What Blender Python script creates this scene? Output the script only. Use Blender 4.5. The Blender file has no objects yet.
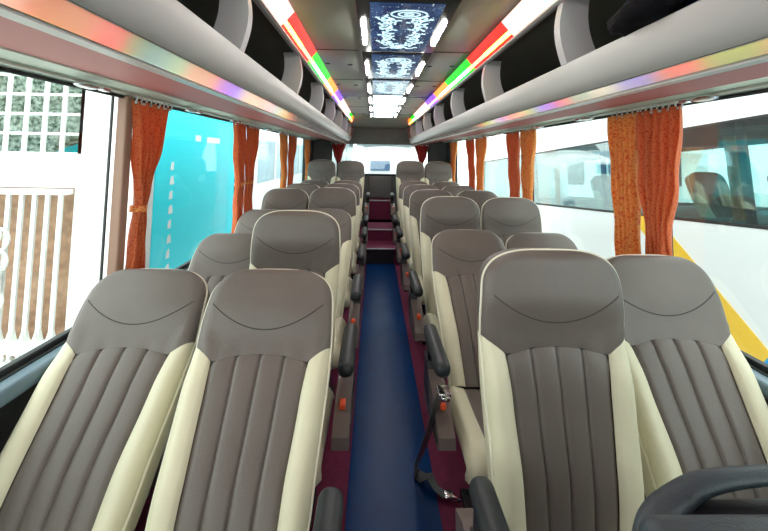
import bpy, bmesh, math, random
from mathutils import Vector, Matrix
random.seed(7)
C = bpy.context.scene.collection
PI = math.pi
R = math.radians

# ------------------------------------------------------------------ helpers
def lerp(a, b, t): return a + (b - a) * t
def clamp(x, a=0., b=1.): return max(a, min(b, x))
def sm(x, a, b):
    t = clamp((x - a) / (b - a)); return t * t * (3 - 2 * t)
def interp(t, pts):
    if t <= pts[0][0]: return pts[0][1]
    for (a, u), (b, v) in zip(pts, pts[1:]):
        if t <= b:
            k = (t - a) / (b - a); k = k * k * (3 - 2 * k) * .5 + k * .5
            return lerp(u, v, k)
    return pts[-1][1]

class MB:
    def __init__(s): s.v = []; s.f = []; s.m = []
    def add(s, vs, fs, mi=0):
        o = len(s.v); s.v += [tuple(p) for p in vs]
        for f in fs: s.f.append(tuple(i + o for i in f)); s.m.append(mi)
    def box(s, x0, x1, y0, y1, z0, z1, mi=0):
        vs = [(x, y, z) for x in (x0, x1) for y in (y0, y1) for z in (z0, z1)]
        s.add(vs, [(0, 1, 3, 2), (4, 6, 7, 5), (0, 4, 5, 1), (2, 3, 7, 6), (0, 2, 6, 4), (1, 5, 7, 3)], mi)
    def rbox(s, x0, x1, y0, y1, z0, z1, r=.01, mi=0, seg=3):
        bm = bmesh.new(); bmesh.ops.create_cube(bm, size=1)
        for v in bm.verts:
            v.co = Vector((lerp(x0, x1, v.co.x + .5), lerp(y0, y1, v.co.y + .5), lerp(z0, z1, v.co.z + .5)))
        bmesh.ops.bevel(bm, geom=bm.edges[:], offset=r, segments=seg, profile=.5, affect='EDGES')
        bm.verts.index_update()
        s.add([v.co for v in bm.verts], [[v.index for v in f.verts] for f in bm.faces], mi); bm.free()
    def grid(s, rows, mi=0, closed=False):
        n = len(rows[0]); vs = [p for r in rows for p in r]; fs = []
        for i in range(len(rows) - 1):
            for j in range(n - 1 if not closed else n):
                k = (j + 1) % n
                fs.append((i * n + j, i * n + k, (i + 1) * n + k, (i + 1) * n + j))
        s.add(vs, fs, mi)
    def tube(s, pts, r, n=8, mi=0, closed=False):
        pts = [Vector(p) for p in pts]; N = len(pts); rows = []; prev = None
        for i, p in enumerate(pts):
            if closed: t = pts[(i + 1) % N] - pts[i - 1]
            else: t = pts[min(i + 1, N - 1)] - pts[max(i - 1, 0)]
            if t.length < 1e-9: t = Vector((0, 0, 1))
            t.normalize()
            if prev is None:
                a = Vector((0, 0, 1)) if abs(t.z) < .9 else Vector((1, 0, 0)); u = t.cross(a).normalized()
            else:
                u = (prev - t * prev.dot(t)); u = u.normalized() if u.length > 1e-6 else prev
            prev = u; w = t.cross(u); rr = r[i] if isinstance(r, (list, tuple)) else r
            rows.append([p + (u * math.cos(2 * PI * k / n) + w * math.sin(2 * PI * k / n)) * rr for k in range(n)])
        if closed: rows.append(rows[0])
        s.grid(rows, mi, closed=True)
        if not closed:
            o = len(s.v); s.add(rows[0], [tuple(range(n))[::-1]], mi); s.add(rows[-1], [tuple(range(n))], mi)
    def ribbon(s, pts, width, thick, up, mi=0):
        pts = [Vector(p) for p in pts]; rows = []
        for i, p in enumerate(pts):
            t = (pts[min(i + 1, len(pts) - 1)] - pts[max(i - 1, 0)]).normalized()
            a = Vector(up[i] if isinstance(up, list) else up); w = t.cross(a).normalized(); nrm = w.cross(t)
            W = (width[i] if isinstance(width, list) else width) / 2
            rows.append([p + w * W + nrm * thick / 2, p - w * W + nrm * thick / 2, p - w * W - nrm * thick / 2, p + w * W - nrm * thick / 2])
        s.grid(rows, mi, closed=True); s.add(rows[0], [(0, 1, 2, 3)], mi); s.add(rows[-1], [(3, 2, 1, 0)], mi)
    def prism(s, poly, axis, a, b, mi=0):
        # poly in the plane of the two other axes (in xyz order)
        def P(u, v, w):
            return {'x': (w, u, v), 'y': (u, w, v), 'z': (u, v, w)}[axis]
        n = len(poly); vs = [P(u, v, a) for u, v in poly] + [P(u, v, b) for u, v in poly]
        fs = [tuple(range(n))[::-1], tuple(range(n, 2 * n))] + [(i, (i + 1) % n, (i + 1) % n + n, i + n) for i in range(n)]
        s.add(vs, fs, mi)
    def ellipsoid(s, c, r, n=16, m=10, mi=0, fn=None):
        rows = []
        for i in range(m + 1):
            a = PI * i / m; row = []
            for j in range(n):
                b = 2 * PI * j / n
                p = Vector((math.sin(a) * math.cos(b), math.sin(a) * math.sin(b), math.cos(a)))
                k = fn(p) if fn else 1
                row.append(Vector(c) + Vector((p.x * r[0], p.y * r[1], p.z * r[2])) * k)
            rows.append(row)
        s.grid(rows, mi, closed=True)
    def build(s, name, mats, parent=None, smooth=True, angle=40, merge=True):
        me = bpy.data.meshes.new(name); bm = bmesh.new(); vv = [bm.verts.new(p) for p in s.v]
        for f, mi in zip(s.f, s.m):
            try: fc = bm.faces.new([vv[i] for i in f]); fc.material_index = mi
            except ValueError: pass
        if merge: bmesh.ops.remove_doubles(bm, verts=bm.verts[:], dist=1e-5)
        bmesh.ops.dissolve_degenerate(bm, edges=bm.edges[:], dist=1e-6)
        bmesh.ops.recalc_face_normals(bm, faces=bm.faces[:])
        if smooth:
            for f in bm.faces: f.smooth = True
            for e in bm.edges:
                if len(e.link_faces) == 2 and e.calc_face_angle(0) > R(angle): e.smooth = False
        bm.to_mesh(me); bm.free()
        for m in (mats if isinstance(mats, list) else [mats]): me.materials.append(m)
        o = bpy.data.objects.new(name, me); C.objects.link(o)
        if parent: o.parent = parent
        return o

def empty(name, loc=(0, 0, 0), rz=0):
    o = bpy.data.objects.new(name, None); C.objects.link(o); o.location = loc; o.rotation_euler = (0, 0, rz)
    o.empty_display_size = .1; return o
def tag(o, label=None, cat=None, group=None, kind=None):
    if label: o['label'] = label
    if cat: o['category'] = cat
    if group: o['group'] = group
    if kind: o['kind'] = kind
    return o
def struct(o, label=None): return tag(o, label, None, None, 'structure')
def copy_tree(o, parent=None):
    c = o.copy(); C.objects.link(c)
    if parent: c.parent = parent
    for ch in list(o.children): copy_tree(ch, c)
    return c

# ------------------------------------------------------------------ materials
def mat(name, col, rough=.5, metal=0, bump=0, bscale=60, var=0, vscale=8, coat=0, emit=None, es=0, sheen=0, spec=.5, alt=None):
    m = bpy.data.materials.new(name); m.use_nodes = True; nt = m.node_tree; b = nt.nodes['Principled BSDF']
    b.inputs['Base Color'].default_value = (*col, 1); b.inputs['Roughness'].default_value = rough
    b.inputs['Metallic'].default_value = metal; b.inputs['Coat Weight'].default_value = coat
    b.inputs['Coat Roughness'].default_value = .12; b.inputs['Sheen Weight'].default_value = sheen
    b.inputs['Specular IOR Level'].default_value = spec
    tc = nt.nodes.new('ShaderNodeTexCoord')
    if var or alt:
        n = nt.nodes.new('ShaderNodeTexNoise'); n.inputs['Scale'].default_value = vscale; n.inputs['Detail'].default_value = 4
        r = nt.nodes.new('ShaderNodeValToRGB'); a2 = alt or tuple(c * (1 - var) for c in col)
        r.color_ramp.elements[0].position = .35; r.color_ramp.elements[1].position = .65
        r.color_ramp.elements[0].color = (*a2, 1); r.color_ramp.elements[1].color = (*(tuple(min(1, c * (1 + var)) for c in col)), 1)
        nt.links.new(tc.outputs['Object'], n.inputs['Vector']); nt.links.new(n.outputs['Fac'], r.inputs['Fac'])
        nt.links.new(r.outputs['Color'], b.inputs['Base Color'])
    if bump:
        n = nt.nodes.new('ShaderNodeTexNoise'); n.inputs['Scale'].default_value = bscale; n.inputs['Detail'].default_value = 3
        bp = nt.nodes.new('ShaderNodeBump'); bp.inputs['Strength'].default_value = bump; bp.inputs['Distance'].default_value = .003
        nt.links.new(tc.outputs['Object'], n.inputs['Vector']); nt.links.new(n.outputs['Fac'], bp.inputs['Height'])
        nt.links.new(bp.outputs['Normal'], b.inputs['Normal'])
    if emit:
        b.inputs['Emission Color'].default_value = (*emit, 1); b.inputs['Emission Strength'].default_value = es
    return m

def glass_mat(name, tint=(.97, 1, .99), refl=.07, rough=0.02):
    m = bpy.data.materials.new(name); m.use_nodes = True; nt = m.node_tree; nt.nodes.clear()
    o = nt.nodes.new('ShaderNodeOutputMaterial'); mx = nt.nodes.new('ShaderNodeMixShader')
    t = nt.nodes.new('ShaderNodeBsdfTransparent'); g = nt.nodes.new('ShaderNodeBsdfGlossy')
    t.inputs['Color'].default_value = (*tint, 1); g.inputs['Roughness'].default_value = rough
    mx.inputs[0].default_value = refl
    nt.links.new(t.outputs[0], mx.inputs[1]); nt.links.new(g.outputs[0], mx.inputs[2]); nt.links.new(mx.outputs[0], o.inputs[0])
    return m

BROWN = mat('brown_leather', (.132, .111, .096), .42, bump=.25, bscale=220, var=.06, vscale=5)
CREAM = mat('cream_leather', (.69, .655, .47), .45, bump=.2, bscale=200, var=.03)
PIPE = mat('cream_piping', (.80, .77, .62), .4)
STITCH = mat('dark_stitching', (.035, .028, .025), .6)
SHELL = mat('seat_shell_plastic', (.09, .08, .075), .5)
TAUPE = mat('taupe_plastic', (.13, .10, .09), .38, var=.1)
BLACK = mat('black_plastic', (.012, .014, .016), .4, bump=.15, bscale=150)
ARMP = mat('armrest_vinyl', (.016, .021, .024), .45, bump=.2, bscale=200)
SLATE = mat('slate_plastic', (.035, .052, .062), .42, bump=.25, bscale=260)
ORANGE = mat('orange_button', (.85, .09, .02), .35)
STEEL = mat('black_steel', (.015, .015, .017), .35, metal=.3)
CHROME = mat('chrome', (.75, .76, .78), .18, metal=1)
WEB = mat('grey_belt_webbing', (.10, .11, .115), .3, bump=.4, bscale=400)

# ------------------------------------------------------------------ the seat
L = .80; TA = .505; HZ_ = .37
def hw(t):
    b = interp(t, [(0, .186), (.2, .203), (.46, .216), (.60, .2165), (.71, .211), (.80, .205)])
    r = .135
    if t > L - r:
        k = clamp((t - (L - r)) / r); b *= max(0, 1 - k ** 3.2) ** (1 / 3.2)
    return b
def xc(t): return interp(t, [(0, .120), (.2, .128), (.40, .141), (.505, .150)])
def bound(a):                         # lower edge of the head panel at |x| = a
    c = xc(TA)
    if a <= c: return TA + .024 * (1 - (a / c) ** 2)
    return TA + .048 * ((a - c) / (.2165 - c)) ** .8
GRO = [-.5, 0, .5]
def depth(x, t):
    w = hw(t); a = abs(x)
    f = .058 + .016 * math.exp(-((t - .2) / .14) ** 2) - .012 * math.exp(-((t - .54) / .07) ** 2)
    f += .016 * sm(t, .56, .67) * (1 - .6 * (a / .22) ** 2)
    seam = L - .203 + .080 * (a / .19) ** 2
    c = xc(min(t, TA))
    if a > c and t < .58:
        q = clamp((a - c) / (max(w, .2) - c)); f += .022 * math.sin(PI * min(1, q * .85 + .08)) ** .8 * (1 - .75 * sm(t, .42, .54)) - .004 * math.exp(-(q / .06) ** 2)
    if a < c + .001 and t < bound(a):
        for g in GRO: f -= .0065 * math.exp(-((x - g * c) / .0042) ** 2)
        f -= .006 * sm(a, c - .012, c)
        f += .003 * abs(math.sin(PI * (x / c) / .5))
    f -= .005 * math.exp(-((t - bound(a)) / .006) ** 2)
    e = min(w - a, (L - t) * .9 + .0); r = .032
    if e < r: f -= r * (1 - math.sqrt(max(0, 1 - (1 - max(e, 0) / r) ** 2)))
    return f
YB = .03
def P(x, t): return (x, -depth(x, t), t)
def edge_wall(mb, ts, side, back=YB):
    rows = []
    for t in ts:
        x = side * hw(t); d = -depth(x, t)
        rows.append([(x, d, t), (x * 1.0, lerp(d, back, .5), t), (x * .985, back, t)])
    mb.grid(rows)
def head_mesh():
    mb = MB(); ss = sorted(set([round(-1 + 2 * i / 30, 4) for i in range(31)] + [-.985, -.96, .96, .985])); rows = []
    for i in range(31):
        v = i / 30; row = []
        for s_ in ss:
            b0 = bound(abs(s_) * hw(TA + .03)); u = 1 - (1 - v) ** 2.6; t = b0 + u * (L - b0)
            row.append(P(s_ * hw(t), t))
        rows.append(row)
    mb.grid(rows)
    for sd in (-1, 1):
        b0 = bound(hw(TA + .03)); edge_wall(mb, [b0 + (1 - (1 - i / 30) ** 2.6) * (L - b0) for i in range(31)], sd)
    return mb
def centre_mesh():
    mb = MB(); fr = [-1, -.99, -.97, -.93]
    k = [-.93 + .0 * i for i in range(1)]
    ss = sorted(set([round(-1 + i / 20, 4) for i in range(41)] + [g + d for g in GRO for d in (-.05, -.03, -.015, 0, .015, .03, .05)] + [-.98, .98]))
    rows = []
    for i in range(31):
        v = i / 30; row = []
        for s_ in ss:
            c0 = xc(TA); t = v * bound(abs(s_) * c0); row.append(P(s_ * xc(t) , min(t, bound(abs(s_ * xc(t))) - .0004)))
        rows.append(row)
    mb.grid(rows); return mb
def bolster_mesh(sd):
    mb = MB(); rows = []
    for i in range(31):
        v = i / 30; row = []
        for j in range(15):
            q = j / 14; q = 1 - (1 - q) ** 1.5
            a0 = lerp(xc(TA), hw(TA + .03), q); t = v * bound(a0)
            row.append(P(sd * lerp(xc(min(t, TA)) + .0003, hw(t), q), t))
        rows.append(row)
    mb.grid(rows); b0 = bound(hw(TA + .03)); edge_wall(mb, [b0 * i / 20 for i in range(21)], sd); return mb
def shell_mesh():
    mb = MB(); rows = []
    ts = [L * (1 - (1 - i / 30) ** 2.2) for i in range(31)]
    for t in ts:
        rows.append([(s_ * hw(t) * .985, YB + .022 * (1 - (s_) ** 4) * sm(L - t, 0, .06), t) for s_ in [-1 + i / 8 for i in range(17)]])
    mb.grid(rows)
    mb.grid([[(s_ * hw(0), -depth(s_ * hw(0) * .999, 0), 0) for s_ in [-1 + i / 8 for i in range(17)]], [(s_ * hw(0) * .985, YB, 0) for s_ in [-1 + i / 8 for i in range(17)]]])
    return mb
def piping_mesh():
    mb = MB(); pts = []
    ts = [L * (1 - (1 - i / 44) ** 2.4) for i in range(45)]
    for t in ts: x = -hw(t); pts.append((x - .0005, -depth(x, t) - .001, t))
    for t in reversed(ts[:-1]): x = hw(t); pts.append((x + .0005, -depth(x, t) - .001, t))
    mb.tube(pts, .0042, 8)
    return mb
def stitch_mesh():
    mb = MB()
    mb.tube([(x, -depth(x, L - .203 + .080 * (abs(x) / .19) ** 2) + .0002, L - .203 + .080 * (abs(x) / .19) ** 2) for x in [-.185 + .37 * i / 30 for i in range(31)]], .0017, 6)
    c = xc(TA)
    mb.tube([(x, -depth(x, bound(abs(x))) + .001, bound(abs(x))) for x in [-c + 2 * c * i / 30 for i in range(31)]], .0019, 6)
    for sd in (-1, 1):
        mb.tube([(sd * xc(t), -depth(sd * xc(t), t) + .002, t) for t in [TA * i / 20 for i in range(21)]], .0018, 6)
    return mb
# cushion: sweep along a profile
CP = [(-.01, .40), (-.05, .445), (-.12, .452), (-.25, .455), (-.36, .465), (-.42, .466), (-.455, .458), (-.48, .44), (-.49, .41), (-.487, .38), (-.47, .362)]
def cush_pt(i, s_):
    y, z = CP[i]; x = s_ * .216; a = abs(s_)
    bump = .012 * math.exp(-((a - .8) / .14) ** 2); inward = .03 * max(0, (a - .86) / .14) ** 2
    if a < .62: bump -= .003 + .004 * sum(math.exp(-((s_ - g * .62) / .02) ** 2) for g in GRO)
    k = sm(i, 5, 8); nx = (0, -k, 1 - k)
    return (x, y + nx[1] * (bump - inward), z - .04 + nx[2] * (bump - inward))
def cushion_grid(ss):
    mb = MB(); mb.grid([[cush_pt(i, s_) for s_ in ss] for i in range(len(CP))]); return mb
def cushion_side(sd):
    ss = [sd * (.62 + .38 * j / 10) for j in range(11)]; mb = cushion_grid(ss)
    rows = []
    for i in range(len(CP)):
        p = cush_pt(i, sd); rows.append([p, (p[0], p[1] if p[2] > .4 else p[1], lerp(p[2], .362, .5)), (p[0] * .97, p[1], .358)])
    mb.grid(rows); return mb
SEATM = {}
def seat_meshes():
    par = empty('tmp')
    cc = [-.62 + 1.24 * i / 40 for i in range(41)]
    SEATM['back_shell'] = shell_mesh().build('back_shell', SHELL)
    SEATM['head_panel'] = head_mesh().build('head_panel', BROWN)
    SEATM['centre_panel'] = centre_mesh().build('centre_panel', BROWN)
    SEATM['bl'] = bolster_mesh(-1).build('side_bolster', CREAM); SEATM['br'] = bolster_mesh(1).build('side_bolster', CREAM)
    SEATM['piping'] = piping_mesh().build('piping', PIPE); SEATM['stitching'] = stitch_mesh().build('stitching', STITCH)
    SEATM['cushion'] = cushion_grid(cc).build('seat_cushion', BROWN)
    SEATM['cl'] = cushion_side(-1).build('cushion_bolster', CREAM); SEATM['cr'] = cushion_side(1).build('cushion_bolster', CREAM)
    mb = MB(); mb.rbox(-.195, .195, -.46, 0, .325, .362, .012); SEATM['pan'] = mb.build('seat_pan', STEEL)
    for o in list(SEATM.values()): o.name = 'source'; C.objects.unlink(o)
    C.objects.unlink(par)
seat_meshes()
def inst(key, name, parent, **kw):
    o = bpy.data.objects.new(name, SEATM[key].data); C.objects.link(o); o.parent = parent; return o
ARM = {}
def arm_parts(root, sd):
    """aisle-side armrest, side cover and button; sd = side of the aisle in seat space"""
    if sd not in ARM:
        x0, x1 = (.256, .316); X = sorted((sd * x0, sd * x1))
        mb = MB(); mb.rbox(X[0], X[1], -.40, -.03, .63, .688, .026, seg=5)
        a = mb.build('armrest', ARMP)
        mb = MB(); xm = sd * .286
        mb.prism([(-.10, .55), (-.04, .55), (-.05, .64), (-.16, .64)], 'x', xm - .018, xm + .018)
        mb.prism([(-.17, .40), (-.02, .40), (-.03, .56), (-.12, .56)], 'x', xm - .022, xm + .022)
        b = mb.build('armrest_bracket', BLACK)
        mb = MB(); bmx = sorted((sd * .245, sd * .306))
        mb.prism([(-.03, .35), (-.39, .385), (-.43, .41), (-.42, .445), (-.30, .50), (-.10, .535), (-.02, .50)], 'x', bmx[0], bmx[1])
        c = mb.build('side_cover', TAUPE)
        mb = MB(); xm -= sd * .012; mb.rbox(xm - .011, xm + .011, -.335, -.295, .485, .508, .005); d = mb.build('recline_button', ORANGE)
        mb = MB(); mb.rbox(sd * .3065 - .002, sd * .3065 + .002, -.38, -.08, .40, .41, .0015)
        mb.rbox(sd * .3065 - .002, sd * .3065 + .002, -.36, -.08, .435, .442, .0015)
        e = mb.build('cover_ribs', BLACK)
        ARM[sd] = [x.data for x in (a, b, c, d, e)]
        for x in (a, b, c, d, e): bpy.data.objects.remove(x)
    def mk(n, i, p):
        o = bpy.data.objects.new(n, ARM[sd][i]); C.objects.link(o); o.parent = p; return o
    mk('armrest', 0, root); mk('armrest_bracket', 1, root); c = mk('side_cover', 2, root); mk('recline_button', 3, c); mk('cover_ribs', 4, c)
LEGM = []
def make_seat(sd, arm=True):
    r = empty('bus_seat')
    bk = inst('back_shell', 'back_shell', r); bk.location = (0, 0, HZ_)
    for k, n in (('head_panel',) * 2, ('centre_panel',) * 2, ('bl', 'side_bolster'), ('br', 'side_bolster'), ('piping',) * 2, ('stitching',) * 2): inst(k, n, bk)
    cu = inst('cushion', 'seat_cushion', r); inst('cl', 'cushion_bolster', cu); inst('cr', 'cushion_bolster', cu)
    inst('pan', 'seat_pan', r)
    if not LEGM:
        for x in (-.13, .13):
            mb = MB(); mb.rbox(x - .02, x + .02, -.30, -.24, .02, .33, .006); mb.rbox(x - .03, x + .03, -.42, -.10, 0, .022, .006)
            mb.tube([(x, -.27, .10), (x, -.40, .33)], .012)
            o = mb.build('leg', STEEL); LEGM.append(o.data); bpy.data.objects.remove(o)
    for m in LEGM: o = bpy.data.objects.new('leg', m); C.objects.link(o); o.parent = r
    if arm: arm_parts(r, sd)
    return r
CAMX, CAMZ, F_, PITCH, ROLL = -.09, 1.45, 390., 4.0, 1.0
HZ = 155.; PY = HZ - F_ * math.tan(R(PITCH)); YAW = math.atan((384 - 375.5) / F_)
def project(p):                      # pixel of a point, used only to choose each seat's recline
    x, y, z = p[0] - CAMX, p[1], p[2] - CAMZ
    x, y = x * math.cos(YAW) + y * math.sin(YAW) * -1, y * math.cos(YAW) + x * math.sin(YAW)
    c, s_ = math.cos(R(PITCH)), math.sin(R(PITCH))
    zc = y * c + z * s_; up = z * c - y * s_
    u, v = x / zc, up / zc; rr = R(ROLL)
    u, v = u * math.cos(rr) + v * math.sin(rr), v * math.cos(rr) - u * math.sin(rr)
    return 384 + F_ * u, PY - F_ * v
def solve_recline(cx, yh, z0, ytarget):
    best = (1e9, 15)
    for i in range(100):
        a = 4 + i * .5; ra = R(a); top = (cx, yh + L * math.sin(ra) - .03 * math.cos(ra), z0 + HZ_ + L * math.cos(ra) + .03 * math.sin(ra))
        e = abs(project(top)[1] - ytarget)
        if e < best[0]: best = (e, a)
    return best[1]
YH_L = [1.0, 1.88, 2.62, 3.44, 4.26, 5.08, 6.0]; YH_R = [1.105, 1.88, 2.70, 3.52, 4.32, 5.12, 6.0]
TOPS = {('L', 'aisle'): [271, 209, 210, 188, 184, 181, 161], ('L', 'window'): [271, 235, 211, 189, 184, 180.5, 160],
        ('R', 'aisle'): [246, 231, 197, 190, 185, 181.5, 161], ('R', 'window'): [256, 234, 198, 191, 186, 182, 162]}
CX = {('L', 'aisle'): -.470, ('L', 'window'): -.913, ('R', 'aisle'): .462, ('R', 'window'): .904}
ORD = ['front', 'second', 'third', 'fourth', 'fifth', 'sixth', 'raised last']
protos = {('L', True): make_seat(1), ('R', True): make_seat(-1), ('L', False): make_seat(1, False), ('R', False): make_seat(-1, False)}
used = set(); SEATS = {}
for sdn in 'LR':
    for pos in ('aisle', 'window'):
        for i in range(7):
            key = (sdn, pos == 'aisle'); src = protos[key]
            s_ = copy_tree(src) if key in used else src
            used.add(key)
            yh = (YH_L if sdn == 'L' else YH_R)[i]; z0 = .2 if i == 6 else 0; cx = CX[(sdn, pos)]
            if i == 0: cx = {('L', 'aisle'): -.440, ('L', 'window'): -.912, ('R', 'aisle'): .452, ('R', 'window'): .915}[(sdn, pos)]
            if i == 0 and sdn == 'R': yh = 1.14 if pos == 'aisle' else 1.11
            if (sdn, pos, i) == ('L', 'window', 0): yh = 1.05
            s_.location = (cx, yh, z0); a = solve_recline(cx, yh, z0, TOPS[(sdn, pos)][i])
            if i == 0 and sdn == 'R': a = 8 if pos == 'aisle' else 28
            for ch in s_.children:
                if ch.name.startswith('back_shell'): ch.rotation_euler = (-R(a), 0, 0)
            SEATS[(sdn, pos, i)] = s_
            for ch in s_.children:
                if ch.name.startswith('armrest'):
                    ch.location = (0, 0, 0) if i else (.012, -.11, 0) if sdn == 'R' else (-.022, 0, 0)
            st = 'steeply reclined' if a > 33 else 'upright' if a < 22 else 'slightly reclined'
            tag(s_, '%s brown and cream seat, %s row, %s of aisle, %s' % (st, ORD[i], 'left' if sdn == 'L' else 'right', 'aisle side' if pos == 'aisle' else 'window side'),
                'bus seat', 'rows of brown and cream coach seats')
            print('SEAT', sdn, pos, i, 'recline', a)

# seat belt fallen into the aisle from the second right-hand aisle seat
r = SEATS[('R', 'aisle', 1)]
def loc(p): return (p[0] - r.location.x, p[1] - r.location.y, p[2])
bp_ = [(.180, 1.52, .575), (.163, 1.53, .53), (.150, 1.58, .42), (.135, 1.66, .29), (.122, 1.76, .15), (.115, 1.85, .04), (.125, 1.86, .016), (.15, 1.82, .03), (.175, 1.80, .055), (.20, 1.775, .025), (.235, 1.75, .016)]
mb = MB(); mb.ribbon([loc(p) for p in bp_], .045, .003, [(.6, -1, .2)] * 5 + [(.3, -.6, .8)] * 3 + [(0, 0, 1), (.5, 0, 1), (0, .2, 1)])
o = mb.build('seat_belt', WEB, r); o['label'] = 'grey webbing belt trailing down onto the carpet'
mb = MB(); p = loc(bp_[0]); mb.rbox(p[0] - .02, p[0] + .028, p[1] - .03, p[1] + .03, .562, .578, .004)
mb.rbox(p[0] - .012, p[0] + .02, p[1] - .05, p[1] - .03, .560, .576, .004); q = mb.build('belt_buckle', CHROME, o)
mb = MB(); p = loc(bp_[-1]); mb.rbox(p[0] - .005, p[0] + .035, p[1] - .02, p[1] + .02, .01, .024, .004)
mb.tube([(p[0] + .03, p[1] - .005, .02), (p[0] + .06, p[1] - .03, .02), (p[0] + .045, p[1] - .04, .02)], .004)
mb.build('belt_tongue', CHROME, o)
for key, (x, y, z) in {('L', 'aisle', 0): (-.205, -.33, .475), ('R', 'aisle', 0): (.13, -.33, .50)}.items():
    s_ = SEATS[key]; mb = MB(); mb.ellipsoid((x, y, z), (.028, .055, .032), 14, 10); mb.rbox(x - .012, x + .012, y + .03, y + .22, z - .03, z - .01, .004)
    mb.build('belt_buckle', SLATE, s_)

# ------------------------------------------------------------------ bus shell
Y0, Y1 = -1.3, 7.05; W = 1.2; HC = 2.06
SILL, WTOP = .755, 1.69
blue = mat('blue_aisle_vinyl', (.001, .038, .16), .24, bump=.4, bscale=260, var=.08, vscale=14, spec=.22)
mag = mat('magenta_carpet', (.16, .012, .055), .85, bump=.5, bscale=200, var=.15, vscale=30)
mb = MB(); mb.box(-W - .05, W + .05, Y0, Y1 + .05, -.06, 0); struct(mb.build('floor', mag))
mb = MB(); mb.rbox(-.18, .20, Y0, 5.3, 0.0005, .007, .002); tag(mb.build('aisle_runner', blue), 'long blue glossy vinyl runner down the aisle between the seats', 'floor runner')
nose = mat('step_nosing', (.42, .40, .44), .4, metal=.3); riser = mat('dark_riser', (.012, .008, .012), .7)
# raised rear floor
mb = MB(); mb.box(-W, W, 5.3, Y1, .001, .2); mb.box(-.19, .19, 5.295, 5.2999, .01, .19, 1); mb.rbox(-.20, .20, 5.285, 5.32, .19, .206, .003, 2)
struct(mb.build('floor_rear_platform', [mag, riser, nose]))
mb = MB(); mb.box(-.185, .205, 5.8, Y1, .2005, .36); mb.rbox(-.185, .205, 5.785, 5.82, .35, .366, .003, 1)
mb.box(-.185, .205, 6.7, Y1, .36, .67); mb.rbox(-.185, .205, 6.685, 6.73, .665, .682, .003, 1)
o = mb.build('aisle_steps', [mag, nose]); tag(o, 'magenta carpeted steps with pale edges at the end of the aisle', 'steps')

lower = mat('lower_wall_panel', (.035, .042, .04), .55, var=.3, vscale=4)
silm = mat('blue_grey_sill', (.13, .20, .25), .35)
header = mat('pale_header_panel', (.80, .92, .80), .45)
darkr = mat('dark_rear_panel', (.055, .065, .065), .5, var=.15)
post = mat('tan_window_post', (.34, .20, .14), .5)
rubber = mat('black_rubber', (.01, .012, .012), .5)
glass = glass_mat('window_glass')
for sd, nm in ((-1, 'left'), (1, 'right')):
    PIL = [1.735 if sd < 0 else 1.76, 3.26, 4.82, 6.3]
    mb = MB(); X = sorted((sd * W, sd * (W + .05)))
    mb.box(X[0], X[1], Y0, Y1, 0, SILL)
    mb.box(X[0], X[1], Y0, Y1, WTOP, HC + .08)
    mb.box(X[0], X[1], PIL[3], Y1, SILL, WTOP, 1)
    struct(mb.build('wall_' + nm, [lower, darkr]))
    mb = MB(); X2 = sorted((sd * (W - .055), sd * W))
    mb.rbox(X2[0], X2[1], Y0, Y1, SILL - .05, SILL, .012)
    struct(mb.build('trim_sill_' + nm, silm))
    # header ledge between rack soffit and window top
    mb = MB(); P4 = [(sd * 1.08, 1.712), (sd * 1.195, 1.69), (sd * 1.195, 1.715), (sd * 1.08, 1.735)]
    mb.prism(P4, 'y', Y0, Y1); struct(mb.build('trim_header_' + nm, header))
    mb = MB(); mb.tube([(sd * 1.192, Y0, 1.683), (sd * 1.192, 6.3, 1.683)], .0075)
    struct(mb.build('trim_seal_' + nm, rubber))
    n0 = 1 if sd < 0 else 5
    edges = [Y0] + PIL
    for k in range(4):
        a, b = edges[k] + (.035 if k else 0), edges[k + 1] - .035
        g = empty('window_%d' % (n0 + k), (sd * (W + .025), (a + b) / 2, SILL)); struct(g)
        h = (b - a) / 2
        mb = MB(); mb.box(-.003, .003, -h, h, 0, WTOP - SILL); mb.build('pane', glass, g)
        mb = MB()
        for yy in (-h, h - .007): mb.rbox(-.006, .006, yy, yy + .007, 0, WTOP - SILL, .003)
        mb.rbox(-.012, .012, -h, h, 0, .02, .003); mb.build('window_frame', rubber, g)
    for k in range(3):
        mb = MB(); mb.rbox(sd * W - .015, sd * W + .03, PIL[k] - .026, PIL[k] + .026, SILL, WTOP, .008)
        struct(mb.build('trim_post_%s_%d' % (nm, k + 1), post))
# ceiling
ceilm = mat('ceiling_vinyl', (.34, .365, .31), .42, bump=.2, bscale=120, var=.06, vscale=2)
mb = MB()
mb.box(-W - .05, W + .05, Y0, Y1 + .05, HC, HC + .08)
struct(mb.build('ceiling', ceilm))
mb = MB(); seam = mat('dark_seam', (.06, .065, .06), .6)
for y in [1.35, 2.25, 3.15, 4.05, 4.95, 5.85]:
    for a, b in ((-.455, -.2), (.2, .455)): mb.box(a, b, y - .003, y + .003, HC - .003, HC + .001)
struct(mb.build('trim_ceiling_seams', seam))
# cove from ceiling down towards the rear wall
mb = MB(); mb.prism([(6.35, HC), (7.05, HC), (7.05, 1.93)], 'x', -1.2, 1.2); struct(mb.build('ceiling_rear_slope', ceilm))
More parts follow.
